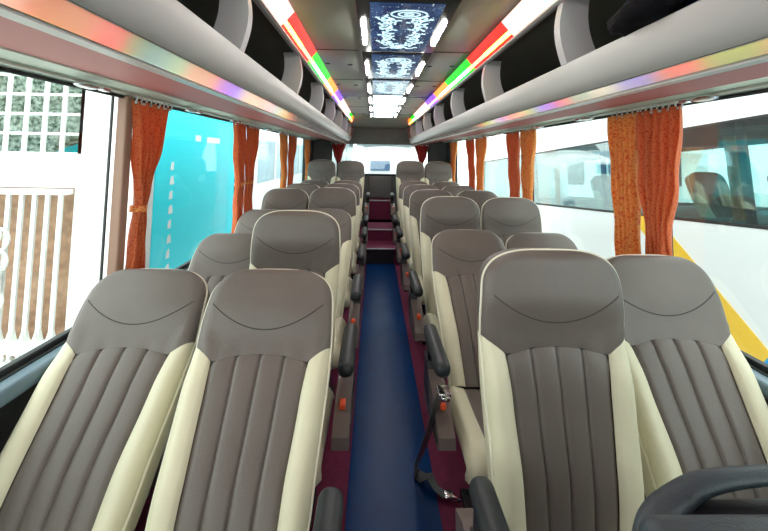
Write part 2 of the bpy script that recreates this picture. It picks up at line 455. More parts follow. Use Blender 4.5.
# rear wall with window
RW = .88; RZ0, RZ1 = 1.08, 1.64
mb = MB()
mb.box(-W - .05, W + .05, Y1, Y1 + .05, 0, RZ0); mb.box(-W - .05, W + .05, Y1, Y1 + .05, RZ1, HC + .08)
mb.box(-W - .05, -RW, Y1, Y1 + .05, RZ0, RZ1); mb.box(RW, W + .05, Y1, Y1 + .05, RZ0, RZ1)
struct(mb.build('wall_rear', mat('rear_wall_grey', (.10, .115, .11), .55, var=.1)))
g = empty('window_9', (0, Y1 + .025, RZ0)); struct(g)
mb = MB(); mb.box(-RW, RW, -.003, .003, 0, RZ1 - RZ0); mb.build('pane', glass, g)
mb = MB(); mb.rbox(-RW, RW, -.04, .0, 0, .03, .004); mb.rbox(-RW, -RW + .02, -.04, 0, .03, RZ1 - RZ0, .004); mb.rbox(RW - .02, RW, -.04, 0, .03, RZ1 - RZ0, .004)
mb.build('window_frame', rubber, g)
mb = MB(); mb.rbox(-.19, .21, Y1 - .03, Y1 - .002, .69, RZ0 - .01, .01)
struct(mb.build('trim_rear_panel', mat('grey_rear_panel', (.16, .17, .17), .45)))

mb = MB(); mb.box(-W - .05, W + .05, Y0 - .05, Y0, 0, .85); mb.box(-W - .05, W + .05, Y0 - .05, Y0, 1.72, HC + .08)
for x in (-W - .05, W): mb.box(x, x + .05, Y0 - .05, Y0, .85, 1.72)
struct(mb.build('wall_front', mat('front_wall_grey', (.20, .21, .2), .6)))
g = empty('window_10', (0, Y0 - .025, .85)); struct(g)
mb = MB(); mb.box(-W, W, -.003, .003, 0, .87); mb.build('pane', glass, g)
mb = MB(); mb.rbox(-W, W, -.02, .02, 0, .03, .004); mb.build('window_frame', rubber, g)

# ------------------------------------------------------------------ luggage racks
pink = mat('dusty_rose_soffit', (.50, .15, .14), .55, bump=.15, bscale=200)
white = mat('white_rack_trim', (.62, .62, .58), .35)
lip = mat('satin_rack_lip', (.56, .56, .54), .38)
glossy = mat('polished_rack_face', (.66, .63, .60), .11, metal=.55)
inner = mat('dark_rack_lining', (.10, .095, .08), .8, bump=.3, bscale=100)
brk = mat('pale_bracket', (.50, .49, .50), .4)
def emis(name, col, s):
    return mat(name, tuple(.25 * c + .01 for c in col), .35, emit=col, es=s)
LED = {'w': emis('led_pink_white', (1, .50, .42), 1.6), 'r': emis('led_red', (1, .012, .006), 1.4), 'g': emis('led_green', (.005, .6, .01), 1.0),
       'o': emis('led_orange', (1, .20, .01), 1.5), 'p': emis('led_purple', (.15, .03, 1), 1.5), 't': emis('led_teal', (.01, .6, .5), 1)}
CORE = {'w': emis('core_white', (1, .80, .72), 7), 'r': emis('core_red', (1, .12, .06), 7), 'g': emis('core_green', (.2, 1, .1), 4.5),
        'o': emis('core_orange', (1, .45, .10), 6), 'p': emis('core_purple', (.40, .16, 1), 7), 't': emis('core_teal', (.1, .9, .7), 5)}
LK = list(LED)
SEG = [(-1.2, 'g'), (-.8, 'o'), (-.45, 'r'), (-.1, 'p'), (.2, 't'), (.45, 'r'), (.85, 'w'), (1.65, 'r'), (2.3, 'g'), (3.05, 'o'), (3.65, 'p'), (4.25, 'w'), (5.55, 'g'), (6.1, 'o'), (6.98, None)]
for sd, nm in ((-1, 'left'), (1, 'right')):
    g = empty('luggage_rack', (sd * .8, 0, 1.636 if sd < 0 else 1.615))
    tag(g, 'long pale overhead luggage rack with coloured light strip above the %s-hand seats' % nm, 'luggage rack', 'overhead luggage racks')
    def lp(pts): return [(sd * x - sd * .8, z - 1.63) for x, z in pts]
    yb = Y1 - .06
    up = 0 if sd < 0 else .018
    mb = MB(); mb.prism(lp([(.605, 1.628 + up), (1.08, 1.712 + up * .5), (1.19, 1.735), (1.19, 1.76), (.60, 1.70)]), 'y', Y0, yb); mb.build('soffit', pink, g)
    mb = MB(); mb.prism(lp([(.574, 1.623 + up), (.607, 1.625 + up), (.609, 1.645 + up), (.58, 1.6315 + up)]), 'y', Y0, yb); mb.build('lower_trim', white, g)
    # near-vertical polished band under the lip
    fc = []; xx = .5745; zz = 1.630 if sd < 0 else 1.648; dz = .0077 if sd < 0 else .0047
    for k in range(7):
        fc.append((xx, zz)); th = R(lerp(*((-.4, -3.5) if sd < 0 else (1.1, -.35)), k / 6)); xx += math.tan(th) * dz; zz += dz
    mb = MB(); mb.prism(lp(fc + [(.60, 1.70), (.62, 1.66)]), 'y', Y0, yb); mb.build('polished_face', glossy, g, smooth=False)
    pts = [(.572, 1.677)] + [(.570 - .048 * math.sin(a) , 1.677 + .080 * (1 - math.cos(a))) for a in [PI / 2 * k / 8 for k in range(1, 9)]] + [(.522, 1.768), (.535, 1.776), (.555, 1.772), (.60, 1.72), (.61, 1.70)]
    mb = MB(); mb.prism(lp(pts), 'y', Y0, yb); mb.build('lip', lip, g, angle=30)
    mb = MB(); mb.prism(lp([(1.19, 1.765), (1.19, 2.055), (1.175, 2.055), (1.175, 1.765)]), 'y', Y0, yb)
    mb.prism(lp([(.53, 2.02), (.53, 2.055), (1.175, 2.055), (1.175, 2.03)]), 'y', Y0, yb)
    mb.prism(lp([(.62, 1.725), (1.185, 1.765), (1.185, 1.775), (.61, 1.735)]), 'y', Y0, yb)
    mb.build('lining', inner, g)
    # light channel
    mb = MB(); mb.prism(lp([(.535, 1.985), (.515, 1.98), (.508, 1.99), (.50, 2.0), (.455, 2.055), (.54, 2.055)]), 'y', Y0, yb); mb.build('light_channel', brk, g)
    mb = MB()
    for (a, c), (b, _) in zip(SEG, SEG[1:]):
        mb.prism(lp([(.503, 1.990), (.449, 2.052), (.456, 2.055), (.509, 1.995)]), 'y', a, b, LK.index(c))
    o = mb.build('led_strip', [LED[k] for k in LK], g, smooth=False)
    mb = MB()
    CS = 'gorwprtogrpwtrpgorpwgrtp'; cy = [-1.2 + .36 * k for k in range(24)]
    for k, (a, c) in enumerate(zip(cy, CS)):
        b = min(a + .36, 6.98)
        if b <= a: break
        mb.prism(lp([(.4925, 1.999), (.480, 2.0145), (.482, 2.0165), (.4945, 2.001)]), 'y', a, b, LK.index(c))
    mb.build('bright_core', [CORE[k] for k in LK], o, smooth=False)
    mb = MB(); mb.tube([(sd * (.505 - .8), Y0, 1.984 - 1.63), (sd * (.505 - .8), yb, 1.984 - 1.63)], .004); mb.build('strip_edge', white, g)
    mb = MB(); mb.tube([(sd * (.66 - .8), Y0, 1.815 - 1.63), (sd * (.66 - .8), yb, 1.815 - 1.63)], .006); mb.build('rail', brk, g)
    y = .35
    while y < 6.9:
        fr = []; bk = []
        for k in range(13):
            t = k / 12; z = lerp(1.772, 2.0, t); bow = .022 * math.sin(PI * t) ; fr.append((.525 - bow, z)); bk.append((.525 - bow + lerp(.115, .08, t), z))
        mb = MB(); mb.prism(lp(fr + bk[::-1]), 'y', y - .02, y + .02); mb.build('divider_bracket', brk, g, angle=30)
        mb = MB(); mb.tube([(sd * (x - .8) , y + e, z - 1.63) for e in (-.0,) for x, z in fr], .008, 6); 
        y += .9
    mb = MB(); mb.prism(lp([(.52, 1.70), (.51, 1.80), (.49, 1.90), (.455, 2.055), (1.19, 2.055), (1.19, 1.735), (.61, 1.63), (.575, 1.64)]), 'y', yb, yb + .04); mb.build('end_cap', mat('rose_brown_end', (.30, .13, .10), .5), g)

# ------------------------------------------------------------------ ceiling light panels
frm = mat('dark_panel_frame', (.02, .022, .025), .3)
def panel_mat():
    m = bpy.data.materials.new('printed_blue_panel'); m.use_nodes = True; nt = m.node_tree; b = nt.nodes['Principled BSDF']
    tc = nt.nodes.new('ShaderNodeTexCoord'); v = nt.nodes.new('ShaderNodeTexVoronoi'); v.inputs['Scale'].default_value = 55
    r = nt.nodes.new('ShaderNodeValToRGB'); r.color_ramp.elements[0].position = .10; r.color_ramp.elements[0].color = (.8, .9, 1, 1)
    r.color_ramp.elements[1].position = .22; r.color_ramp.elements[1].color = (.012, .045, .13, 1)
    n = nt.nodes.new('ShaderNodeTexNoise'); n.inputs['Scale'].default_value = 9
    r2 = nt.nodes.new('ShaderNodeValToRGB'); r2.color_ramp.elements[0].position = .4; r2.color_ramp.elements[0].color = (.012, .03, .085, 1)
    r2.color_ramp.elements[1].position = .7; r2.color_ramp.elements[1].color = (.05, .12, .28, 1)
    mx = nt.nodes.new('ShaderNodeMix'); mx.data_type = 'RGBA'; mx.blend_type = 'LIGHTEN'; mx.inputs[0].default_value = 1
    nt.links.new(tc.outputs['Object'], v.inputs['Vector']); nt.links.new(tc.outputs['Object'], n.inputs['Vector'])
    nt.links.new(v.outputs['Distance'], r.inputs['Fac']); nt.links.new(n.outputs['Fac'], r2.inputs['Fac'])
    nt.links.new(r.outputs['Color'], mx.inputs[6]); nt.links.new(r2.outputs['Color'], mx.inputs[7])
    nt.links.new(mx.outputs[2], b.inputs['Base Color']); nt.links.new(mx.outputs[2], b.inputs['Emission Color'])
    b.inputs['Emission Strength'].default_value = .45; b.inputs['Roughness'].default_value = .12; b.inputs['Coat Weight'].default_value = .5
    return m
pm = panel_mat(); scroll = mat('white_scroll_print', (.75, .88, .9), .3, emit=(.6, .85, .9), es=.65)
lampm = mat('white_lamp', (.9, .9, .85), .3, emit=(1, .97, .9), es=26)
def scrolls(mb, z):
    def st(pts, w): mb.ribbon([(x, y, z) for x, y in pts], w, .0015, (0, 0, 1))
    def spiral(cx, cy, r0, turns, dirn, a0, w=.007):
        st([(cx + r0 * (1 - .8 * k / 30) * math.cos(a0 + dirn * turns * 2 * PI * k / 30), cy + .9 * r0 * (1 - .8 * k / 30) * math.sin(a0 + dirn * turns * 2 * PI * k / 30)) for k in range(31)], w)
    # wreath open at the middle: rings near, scrolls down the left, sprigs at the right
    for rx, ry in ((.075, .045), (.045, .026), (.018, .010)):
        st([(.015 + rx * math.cos(2 * PI * k / 28), -.24 + ry * math.sin(2 * PI * k / 28)) for k in range(29)], .007)
    for s_ in (-1, 1):
        for (cx, cy, r0, d, a0) in ((.085, -.19, .03, 1, 0), (.05, -.15, .028, -1, 1), (.08, -.10, .03, 1, 2), (.065, -.04, .026, -1, 0), (.075, .03, .03, 1, 1), (.06, .09, .028, -1, 2), (.08, .15, .03, 1, 0), (.045, .20, .026, -1, 1), (.015, .245, .02, 1, 2)):
            spiral(s_ * cx, cy, r0, 1.3, d * s_, a0 if s_ > 0 else PI - a0)
            for q in range(4):
                a = a0 + q * 1.57; st([(s_ * cx + .024 * math.cos(a), cy + .024 * math.sin(a)), (s_ * cx + .042 * math.cos(a + .3), cy + .042 * math.sin(a + .3))], .010)
    st([(-.1 + .2 * k / 20, .265 + .012 * math.sin(k * .9)) for k in range(21)], .006)
glarew = mat('scroll_glare', (.9, .9, .9), .3, emit=(1, 1, 1), es=3)  # scrollwork version of the glare, given as emission
glarep = mat('panel_glare', (.6, .7, .75), .3, emit=(.80, .95, 1), es=.9)  # reflected white glare put into the panel as emission
names = ['nearest', 'second nearest', 'third nearest', 'fourth nearest', 'fifth nearest', 'sixth nearest', 'farthest']
first = None
for k in range(7):
    yc = 1.815 + .78 * (k - 1)
    if first is None:
        g = empty('ceiling_panel'); 
        mb = MB(); mb.rbox(-.205, .205, -.388, .388, -.022, -.001, .006); mb.build('frame', frm, g)
        mb = MB(); mb.box(-.147, .147, -.345, .345, -.027, -.0225); pz = mb.build('printed_panel', pm, g)
        mb = MB(); scrolls(mb, -.0285); mb.build('scroll_print', scroll, pz, smooth=False, merge=False)
        for s_ in (-1, 1):
            mb = MB(); mb.rbox(s_ * .179 - .010, s_ * .179 + .010, -.16, .21, -.032, -.0225, .004); mb.build('side_lamp', lampm, g)
        first = g
    else: g = copy_tree(first)
    g.location = (.026, yc, HC)
    if k >= 4:  # far panels swap to the painted glare materials
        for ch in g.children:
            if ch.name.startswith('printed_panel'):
                ch.data = ch.data.copy(); ch.data.materials[0] = glarep
                for q in ch.children: q.data = q.data.copy(); q.data.materials[0] = glarew
    tag(g, 'blue printed ceiling panel with white scrollwork and two lamps, %s of the row' % names[k], 'ceiling panel', 'lit printed panels down the ceiling')
vm = mat('vent_black', (.01, .01, .01), .5)
vf = None; names2 = ['nearest', 'second', 'third', 'fourth', 'farthest']
for k in range(5):
    for x in (-.42, -.27, .27, .42):
        if vf is None:
            mb = MB(); mb.rbox(-.016, .016, -.013, .013, -.004, 0, .0018); vf = mb.build('ceiling_speaker', vm); o = vf
        else: o = vf.copy(); C.objects.link(o)
        o.location = (x, 2.62 + .78 * k + (0 if abs(x) < .3 else -.02), HC - .0005)
        tag(o, 'small black square ceiling outlet, %s of its line, %s line %s of the lit panels' % (names2[k], 'inner' if abs(x) < .3 else 'outer', 'left' if x < 0 else 'right'), 'ceiling outlet', 'small black outlets in the ceiling')

# ------------------------------------------------------------------ curtains
def cloth_mat(name, c1, c2, scale, amt):
    m = bpy.data.materials.new(name); m.use_nodes = True; nt = m.node_tree; b = nt.nodes['Principled BSDF']
    tc = nt.nodes.new('ShaderNodeTexCoord'); v = nt.nodes.new('ShaderNodeTexVoronoi'); v.inputs['Scale'].default_value = scale; v.feature = 'SMOOTH_F1'
    n = nt.nodes.new('ShaderNodeTexNoise'); n.inputs['Scale'].default_value = scale * .8; n.inputs['Detail'].default_value = 3
    ad = nt.nodes.new('ShaderNodeMath'); ad.operation = 'MULTIPLY'
    r = nt.nodes.new('ShaderNodeValToRGB'); r.color_ramp.elements[0].position = amt; r.color_ramp.elements[0].color = (*c1, 1)
    r.color_ramp.elements[1].position = amt + .08; r.color_ramp.elements[1].color = (*c2, 1)
    nt.links.new(tc.outputs['Object'], v.inputs['Vector']); nt.links.new(tc.outputs['Object'], n.inputs['Vector'])
    nt.links.new(v.outputs['Distance'], ad.inputs[0]); nt.links.new(n.outputs['Fac'], ad.inputs[1])
    nt.links.new(ad.outputs[0], r.inputs['Fac']); nt.links.new(r.outputs['Color'], b.inputs['Base Color'])
    b.inputs['Roughness'].default_value = .6; b.inputs['Sheen Weight'].default_value = .3
    tr = nt.nodes.new('ShaderNodeBsdfTranslucent'); mx = nt.nodes.new('ShaderNodeMixShader'); mx.inputs[0].default_value = .38
    nt.links.new(r.outputs['Color'], tr.inputs['Color']); out = nt.nodes['Material Output']
    nt.links.new(b.outputs[0], mx.inputs[1]); nt.links.new(tr.outputs[0], mx.inputs[2]); nt.links.new(mx.outputs[0], out.inputs[0])
    return m
CL = cloth_mat('rust_orange_brocade', (.60, .06, .018), (.80, .20, .05), 150, .10)
CLG = cloth_mat('gold_orange_brocade', (.78, .15, .03), (.92, .42, .10), 90, .11)
CLR = cloth_mat('dark_red_cloth', (.40, .03, .03), (.5, .06, .04), 60, .3)
hookm = mat('pale_curtain_hooks', (.6, .6, .56), .35)
def curtain(x, y0, y1, prof, name_label, matl, band=None, ztop=1.672, zbot=.80, pleats=5, group='orange curtains tied at the window posts', amp=.016):
    """prof: list of (z, y_start, y_end) fractions mapping the gathered cloth"""
    g = empty('curtain', (x, (y0 + y1) / 2, zbot)); tag(g, name_label, 'curtain', group)
    rows = []; n = pleats * 8
    zs = sorted(set([lerp(ztop, zbot, i / 36) for i in range(37)]), reverse=True)
    for z in zs:
        a = interp(-z, [(-p[0], p[1]) for p in prof]); b = interp(-z, [(-p[0], p[2]) for p in prof]); w = abs(b - a)
        row = []
        for j in range(n + 1):
            t = j / n; k = clamp(.25 / max(w, .05), .7, 1.35)
            yy = lerp(a, b, t); xx = amp * k * math.sin(t * pleats * 2 * PI + 1.3 * math.sin(z * 3)) + .004 * math.sin(z * 21 + t * 9)
            row.append((xx, yy - (y0 + y1) / 2, z - zbot))
        rows.append(row)
    mb = MB(); mb.grid(rows)
    o = mb.build('cloth', matl, g, angle=180)
    md = o.modifiers.new('t', 'SOLIDIFY'); md.thickness = .003
    mb = MB(); k = max(2, int(abs(y1 - y0) / .035))
    for i in range(k + 1):
        yy = lerp(y0, y1, i / k) - (y0 + y1) / 2; mb.tube([(0, yy, ztop - zbot - .01), (0.006, yy + .004, ztop - zbot + .012), (0, yy, ztop - zbot + .026)], .004, 6)
    mb.rbox(-.004, .004, -abs(y1 - y0) / 2, abs(y1 - y0) / 2, ztop - zbot - .014, ztop - zbot - .004, .002)
    mb.build('hook_tape', hookm, g)
    if band:
        zb, a, b = band; mb = MB(); c = (a + b) / 2 - (y0 + y1) / 2; w = abs(b - a) / 2 + .012
        ring = [(.034 * math.cos(q), c + w * math.sin(q), zb - zbot) for q in [2 * PI * i / 20 for i in range(21)]]
        mb.ribbon(ring, .026, .004, [(math.cos(q), math.sin(q), 0) for q in [2 * PI * i / 20 for i in range(21)]])
        mb.build('tie_band', CLG, g)
    return g
xl, xr = -1.155, 1.155
def pr(zy): return zy
curtain(xl, 1.74, 2.04, [(1.672, 1.735, 2.04), (1.45, 1.765, 1.96), (1.27, 1.79, 1.875), (1.19, 1.80, 1.835), (1.12, 1.785, 1.86), (.80, 1.74, 1.87)], 'rust orange curtain nearest on the left, tied in the middle', CL, (1.19, 1.79, 1.83))
curtain(xl, 2.98, 3.22, [(1.672, 2.98, 3.22), (1.2, 3.06, 3.19), (.8, 3.04, 3.19)], 'red orange curtain before the second left window post, left strand of its pair', CL, (1.2, 3.08, 3.18))
curtain(xl, 3.30, 3.60, [(1.672, 3.28, 3.62), (1.2, 3.30, 3.42), (.8, 3.29, 3.46)], 'red orange curtain just beyond the second left window post, right strand of its pair', CL, (1.2, 3.31, 3.41))
curtain(xl, 4.45, 4.75, [(1.672, 4.4, 4.78), (1.2, 4.55, 4.72), (.8, 4.5, 4.74)], 'pale orange curtain before the third left window post', CLG)
curtain(xl, 4.9, 5.3, [(1.672, 4.86, 5.35), (1.2, 4.88, 5.1), (.8, 4.88, 5.15)], 'red orange curtain just beyond the third left window post', CL)
curtain(xl, 5.95, 6.4, [(1.672, 5.95, 6.42), (1.2, 6.1, 6.35), (.8, 6.1, 6.35)], 'farthest orange curtain on the left side wall', CLG)
curtain(xr, 1.55, 1.80, [(1.672, 1.54, 1.80), (1.35, 1.58, 1.80), (1.17, 1.64, 1.765), (.80, 1.66, 1.745)], 'wide rust orange curtain nearest on the right, narrowing downwards', CL)
curtain(xr, 1.82, 2.02, [(1.672, 1.82, 2.03), (1.2, 1.84, 2.0), (.80, 1.86, 1.98)], 'narrow patterned orange curtain just beyond the nearest right window post', CLG)
curtain(xr, 3.0, 3.28, [(1.672, 2.98, 3.28), (1.2, 3.1, 3.24), (.8, 3.08, 3.22)], 'orange curtain before the second right window post', CLG)
curtain(xr, 3.36, 3.62, [(1.672, 3.34, 3.64), (1.2, 3.38, 3.54), (.8, 3.38, 3.52)], 'red orange curtain just beyond the second right window post', CL)
curtain(xr, 4.35, 4.75, [(1.672, 4.3, 4.78), (1.2, 4.5, 4.72), (.8, 4.45, 4.72)], 'gold orange curtain before the third right window post', CLG)
curtain(xr, 4.9, 5.25, [(1.672, 4.88, 5.3), (1.2, 4.9, 5.1), (.8, 4.9, 5.1)], 'red orange curtain just beyond the third right window post', CL)
curtain(xr, 5.9, 6.35, [(1.672, 5.9, 6.4), (1.2, 6.1, 6.35), (.8, 6.1, 6.35)], 'farthest orange curtain on the right side wall', CLG)
for sd, nm in ((-1, 'left'), (1, 'right')):
    g = curtain(0, -.13, .13, [(1.64, -.13, .13), (1.45, -.09 , .07), (1.3, -.03, .04), (1.15, -.03, .03)], 'dark red curtain gathered at the %s edge of the rear window' % nm, CLR, ztop=1.64, zbot=1.15, pleats=3, group='curtains at the rear window', amp=.015)
    g.location = (sd * .74, Y1 - .06, 1.15); g.rotation_euler = (0, 0, sd * PI / 2)
railm = mat('curtain_rail_metal', (.62, .68, .62), .3, metal=.6)
for sd, nm in ((-1, 'left'), (1, 'right')):
    mb = MB(); mb.rbox(sd * 1.145 - .005, sd * 1.145 + .005, Y0, 6.45, 1.690, 1.6985, .002)
    struct(mb.build('trim_curtain_rail_' + nm, railm))
    rf = None
    for i, y in enumerate([.78, 1.40, 2.2, 2.85, 3.75, 4.3, 5.45]):
        mb = MB(); mb.ellipsoid((0, 0, 0), (.028, .055, .011), 14, 8); mb.tube([(0, -.06, .004), (0, .10, .004)], .004, 6); mb.rbox(-.012, .012, .07, .11, -.006, .008, .003)
        if rf is None: rf = mb.build('rail_bracket', CHROME); o = rf
        else: o = rf.copy(); C.objects.link(o)
        o.location = (sd * 1.12, y, 1.678)
        tag(o, 'small metallic bracket on the %s curtain rail, %s from the front' % (nm, ['first', 'second', 'third', 'fourth', 'fifth', 'sixth', 'seventh'][i]), 'rail bracket', 'metal brackets on the %s curtain rail' % nm)

# ------------------------------------------------------------------ bag in the right rack
navy = mat('navy_nylon', (.004, .006, .022), .8, spec=.08, bump=.5, bscale=40, var=.3, vscale=10)
meshp = mat('grey_mesh_pocket', (.06, .06, .075), .7, bump=.6, bscale=300)
g = empty('travel_bag', (.55, .70, 1.762)); tag(g, 'dark navy soft bag slumped over the lip of the right luggage rack', 'bag')
def lump(p): return 1 + .10 * math.sin(p.x * 5 + p.y * 4) + .06 * math.sin(p.z * 9 + p.y * 7)
mb = MB(); mb.ellipsoid((.06, -.10, .075), (.11, .34, .085), 28, 18, fn=lump); mb.build('bag_body', navy, g)
mb = MB(); mb.ellipsoid((-.02, .17, .028), (.05, .115, .038), 20, 12, fn=lump); mb.build('strap_pad', mat('black_padding', (.004, .004, .006), .8, spec=.1, bump=.4), g)
mb = MB(); mb.ellipsoid((-.03, .10, .085), (.03, .05, .03), 20, 12, fn=lump); mb.build('side_pocket', meshp, g)
mb = MB(); mb.tube([(-.02, .27, .03), (-.045, .20, .05), (-.03, .10, .12), (.02, -.02, .17)], .009); mb.build('strap', navy, g)

# ------------------------------------------------------------------ slate seat back with grab handle, bottom right foreground
g = empty('guide_seat', (.55, .50, 0)); tag(g, 'dark slate plastic seat back with moulded grab handle, bottom right foreground', 'folding seat')
def q(x, y, z): return (x - .55, y - .50, z)
mb = MB(); mb.rbox(.245 - .55, .30, -.10, .030, .22, 1.006, .026, seg=6); mb.build('back_shell', SLATE, g)
hp = [(.262, .50, .935), (.275, .525, .950), (.30, .553, .960), (.34, .575, .970), (.40, .588, .985), (.5, .594, .991), (.65, .596, .993), (.80, .592, .991), (.835, .57, .985), (.84, .50, .975)]
pts = []
for i in range(len(hp) - 1):
    p0, p1, p2, p3 = hp[max(i - 1, 0)], hp[i], hp[i + 1], hp[min(i + 2, len(hp) - 1)]
    for k in range(5):
        t = k / 5
        pts.append(q(*[.5 * (2 * p1[j] + (p2[j] - p0[j]) * t + (2 * p0[j] - 5 * p1[j] + 4 * p2[j] - p3[j]) * t * t + (3 * p1[j] - p0[j] - 3 * p2[j] + p3[j]) * t ** 3) for j in range(3)]))
pts.append(q(*hp[-1])); mb = MB(); rows = []; n = 18
for i, p in enumerate(pts):
    a = Vector(pts[max(0, i - 2)]); b = Vector(pts[min(len(pts) - 1, i + 2)]); t = (b - a).normalized(); u = Vector((0, 0, 1)).cross(t).normalized(); w_ = t.cross(u)
    tp = clamp(1 - i / 24); rx = .015 + .014 * tp; rz = .010 + .012 * tp
    rows.append([Vector(p) + u * rx * math.cos(2 * PI * k / n) + w_ * rz * math.sin(2 * PI * k / n) for k in range(n)])
mb.grid(rows, closed=True); mb.add(rows[0], [tuple(range(n))]); mb.add(rows[-1], [tuple(range(n))]); mb.build('grab_handle', SLATE, g)
mb = MB(); mb.rbox(-.22, .28, .0305, .088, .88, .968, .008); mb.build('handle_recess', BLACK, g)
mb = MB(); mb.rbox(-.22, .25, -.08, .02, 0, .23, .015); mb.build('pedestal', BLACK, g)

# ------------------------------------------------------------------ outside
GZ = -1.03
asph = mat('pale_wet_concrete', (.62, .62, .60), .4, var=.2)
mb = MB(); mb.box(-30, 30, -12, 45, GZ - .2, GZ); tag(mb.build('ground', asph), kind='structure')
wmat = mat('white_painted_wall', (.88, .88, .86), .6, var=.03)
ggreen = mat('hedge_leaves', (.02, .07, .035), .6, alt=(.55, .66, .58), var=.1, vscale=26)
tanw = mat('tan_wall', (.50, .30, .19), .7, var=.2, vscale=14)
GY = 3.3; K = GY / 390
def gx(px): return CAMX + (px - 375.5 - 0) * K
def gz(py, px=60): return CAMZ - (py - 155 - .026 * (px - 375)) * K
g = empty('gate_house_wall', (gx(40), GY, GZ)); tag(g, 'white wall with window grid above the gate, outside the nearest left window', 'building')
def wx(x0, x1, y0, y1, z0, z1, mb, **k): mb.box(x0 - g.location.x, x1 - g.location.x, y0 - GY, y1 - GY, z0 - GZ, z1 - GZ, **k)
mb = MB()
wx(gx(84), gx(140), GY, GY + .3, GZ, 3.6, mb)
wx(gx(-420), gx(84), GY, GY + .2, gz(184), gz(151), mb)
wx(gx(-420), gx(84), GY, GY + .2, 2.62, 3.6, mb)
mb.build('wall', wmat, g)
mb = MB()
for i in range(-22, 6):
    x = gx(-7 + 18.2 * i) ; wx(x, x + .03, GY + .0, GY + .02, gz(151), 2.62, mb)
for j in range(9):
    z = gz(151 - 19.5 * j) 
    if z < 2.62: wx(gx(-420), gx(84), GY + .0203, GY + .035, z - .011, z + .011, mb)
mb.build('window_grid', wmat, g)
tanm = MB(); tanm.box(-8.5, -2.66, 4.1, 4.2, GZ, gz(190) + .02); o = tanm.build('courtyard_wall', tanw); tag(o, 'tan brown wall seen between the white gate bars', 'wall')
hb = MB(); rnd = random.Random(3)
hb.ellipsoid((0, 0, 0), (3.0, .2, 1.0), 60, 30, fn=lambda p: 1 + .05 * math.sin(p.x * 31) * math.sin(p.z * 23))
for i in range(2600):
    a = rnd.uniform(-3, 3); z = rnd.uniform(-.95, .95); y = -.2 + rnd.uniform(-.1, .05); s_ = rnd.uniform(.02, .045); th = rnd.uniform(0, PI)
    c, d = math.cos(th) * s_, math.sin(th) * s_
    hb.add([(a - c, y, z - d), (a + d * .5, y - .03, z - c * .5), (a + c, y, z + d), (a - d * .5, y + .03, z + c * .5)], [(0, 1, 2, 3)])
o = hb.build('hedge', ggreen, merge=False); o.location = (-5.45, 3.85, 2.1); tag(o, 'dark green hedge behind the white window grid', 'hedge')
ho = hb = None
g2 = empty('entrance_gate', (gx(40) + .0, GY - .05, GZ)); tag(g2, 'white metal gate with vertical bars and scroll panel, outside the nearest left window', 'gate')
gw = mat('white_gate_paint', (.85, .86, .83), .4)
def w2(x0, x1, y0, y1, z0, z1, mb): mb.box(x0 + .05 - g2.location.x, x1 + .05 - g2.location.x, y0, y1, z0 - GZ, z1 - GZ)
mb = MB()
for i in range(-16, 6):
    x = gx(9 + 12.2 * i) if True else 0
    w2(x - .016, x + .016, -.01, .01, gz(345), gz(186), mb)
    mb.prism([(x + .025 - g2.location.x, gz(326) - GZ), (x + .075 - g2.location.x, gz(326) - GZ), (x + .05 - g2.location.x, gz(316) - GZ)], 'y', -.03, .03)
mb.build('bars', gw, g2)
mb = MB(); w2(gx(-200), gx(78), -.035, .035, gz(336), gz(326), mb); w2(gx(-200), gx(78), -.035, .035, gz(350), gz(343), mb); w2(gx(-200), gx(78), -.035, .035, gz(190), gz(185), mb)
mb.build('frame_rails', gw, g2)
mb = MB()
for i in range(-44, 17):
    x = gx(i * 5.2); w2(x, x + .035, -.03, .01, GZ + .03, gz(350), mb)
w2(gx(-200), gx(84), .0, .02, GZ + .03, gz(350), mb)
mb.build('kick_panel', gw, g2)
mb = MB()
def ring(cx, cz, r_, mb, sq=1): mb.tube([(cx + r_ * math.cos(2 * PI * q / 18), -.04, cz + r_ * sq * math.sin(2 * PI * q / 18)) for q in range(18)], .012, 6, closed=True)
lx = g2.location.x - .05
for cx_, cy_ in ((4, 232), (20, 232), (12, 245), (4, 252), (20, 252), (12, 228), (5, 288), (19, 288), (12, 294)):
    ring(gx(cx_) - lx, gz(cy_) - GZ, .07, mb, 1.2)
for k in range(7): ring(gx(-15 + k * 14) - lx, gz(339) - GZ, .035, mb)
mb.build('scrollwork', gw, g2)
mb = MB(); w2(gx(-6), gx(26), -.07, -.05, gz(283), gz(256), mb); mb.build('sign_plate', wmat, g2)

# turquoise coach on the left
cy = mat('turquoise_paint', (.0, .80, .95), .45, coat=0); cyw = mat('pale_blue_paint', (.50, .68, .85), .3); wb = mat('white_coach_paint', (.88, .9, .9), .25, coat=.4)
bg = mat('coach_dark_glass', (.03, .06, .07), .08, spec=.8)
CXL = CAMX - 2.4
g = empty('turquoise_coach', (CXL - 1.2, 4.3, GZ)); tag(g, 'bright turquoise and white coach parked outside the second left window', 'coach')
mb = MB(); mb.rbox(-1.2, 1.2, .02, 10, .35, 3.5, .12); mb.build('body', wb, g)
def sideplate(mb, poly, off, x=1.2): mb.prism(poly, 'x', x - .01, x + off)
mb = MB(); sideplate(mb, [(.05, .4), (2.2, .4), (2.6, 1.6), (2.5, 2.6), (2.9, 3.4), (.05, 3.4)], .006); mb.prism([(-1.19, .45), (1.19, .45), (1.19, 3.4), (-1.19, 3.4)], 'y', -.01, .03); mb.build('turquoise_livery', cy, g)
mb = MB(); sideplate(mb, [(2.25, .4), (2.6, .4), (3.1, 1.6), (3.0, 2.6), (3.5, 3.4), (2.95, 3.4), (2.55, 2.6), (2.65, 1.6)], .009); mb.build('pale_stripe', cyw, g)
mb = MB()
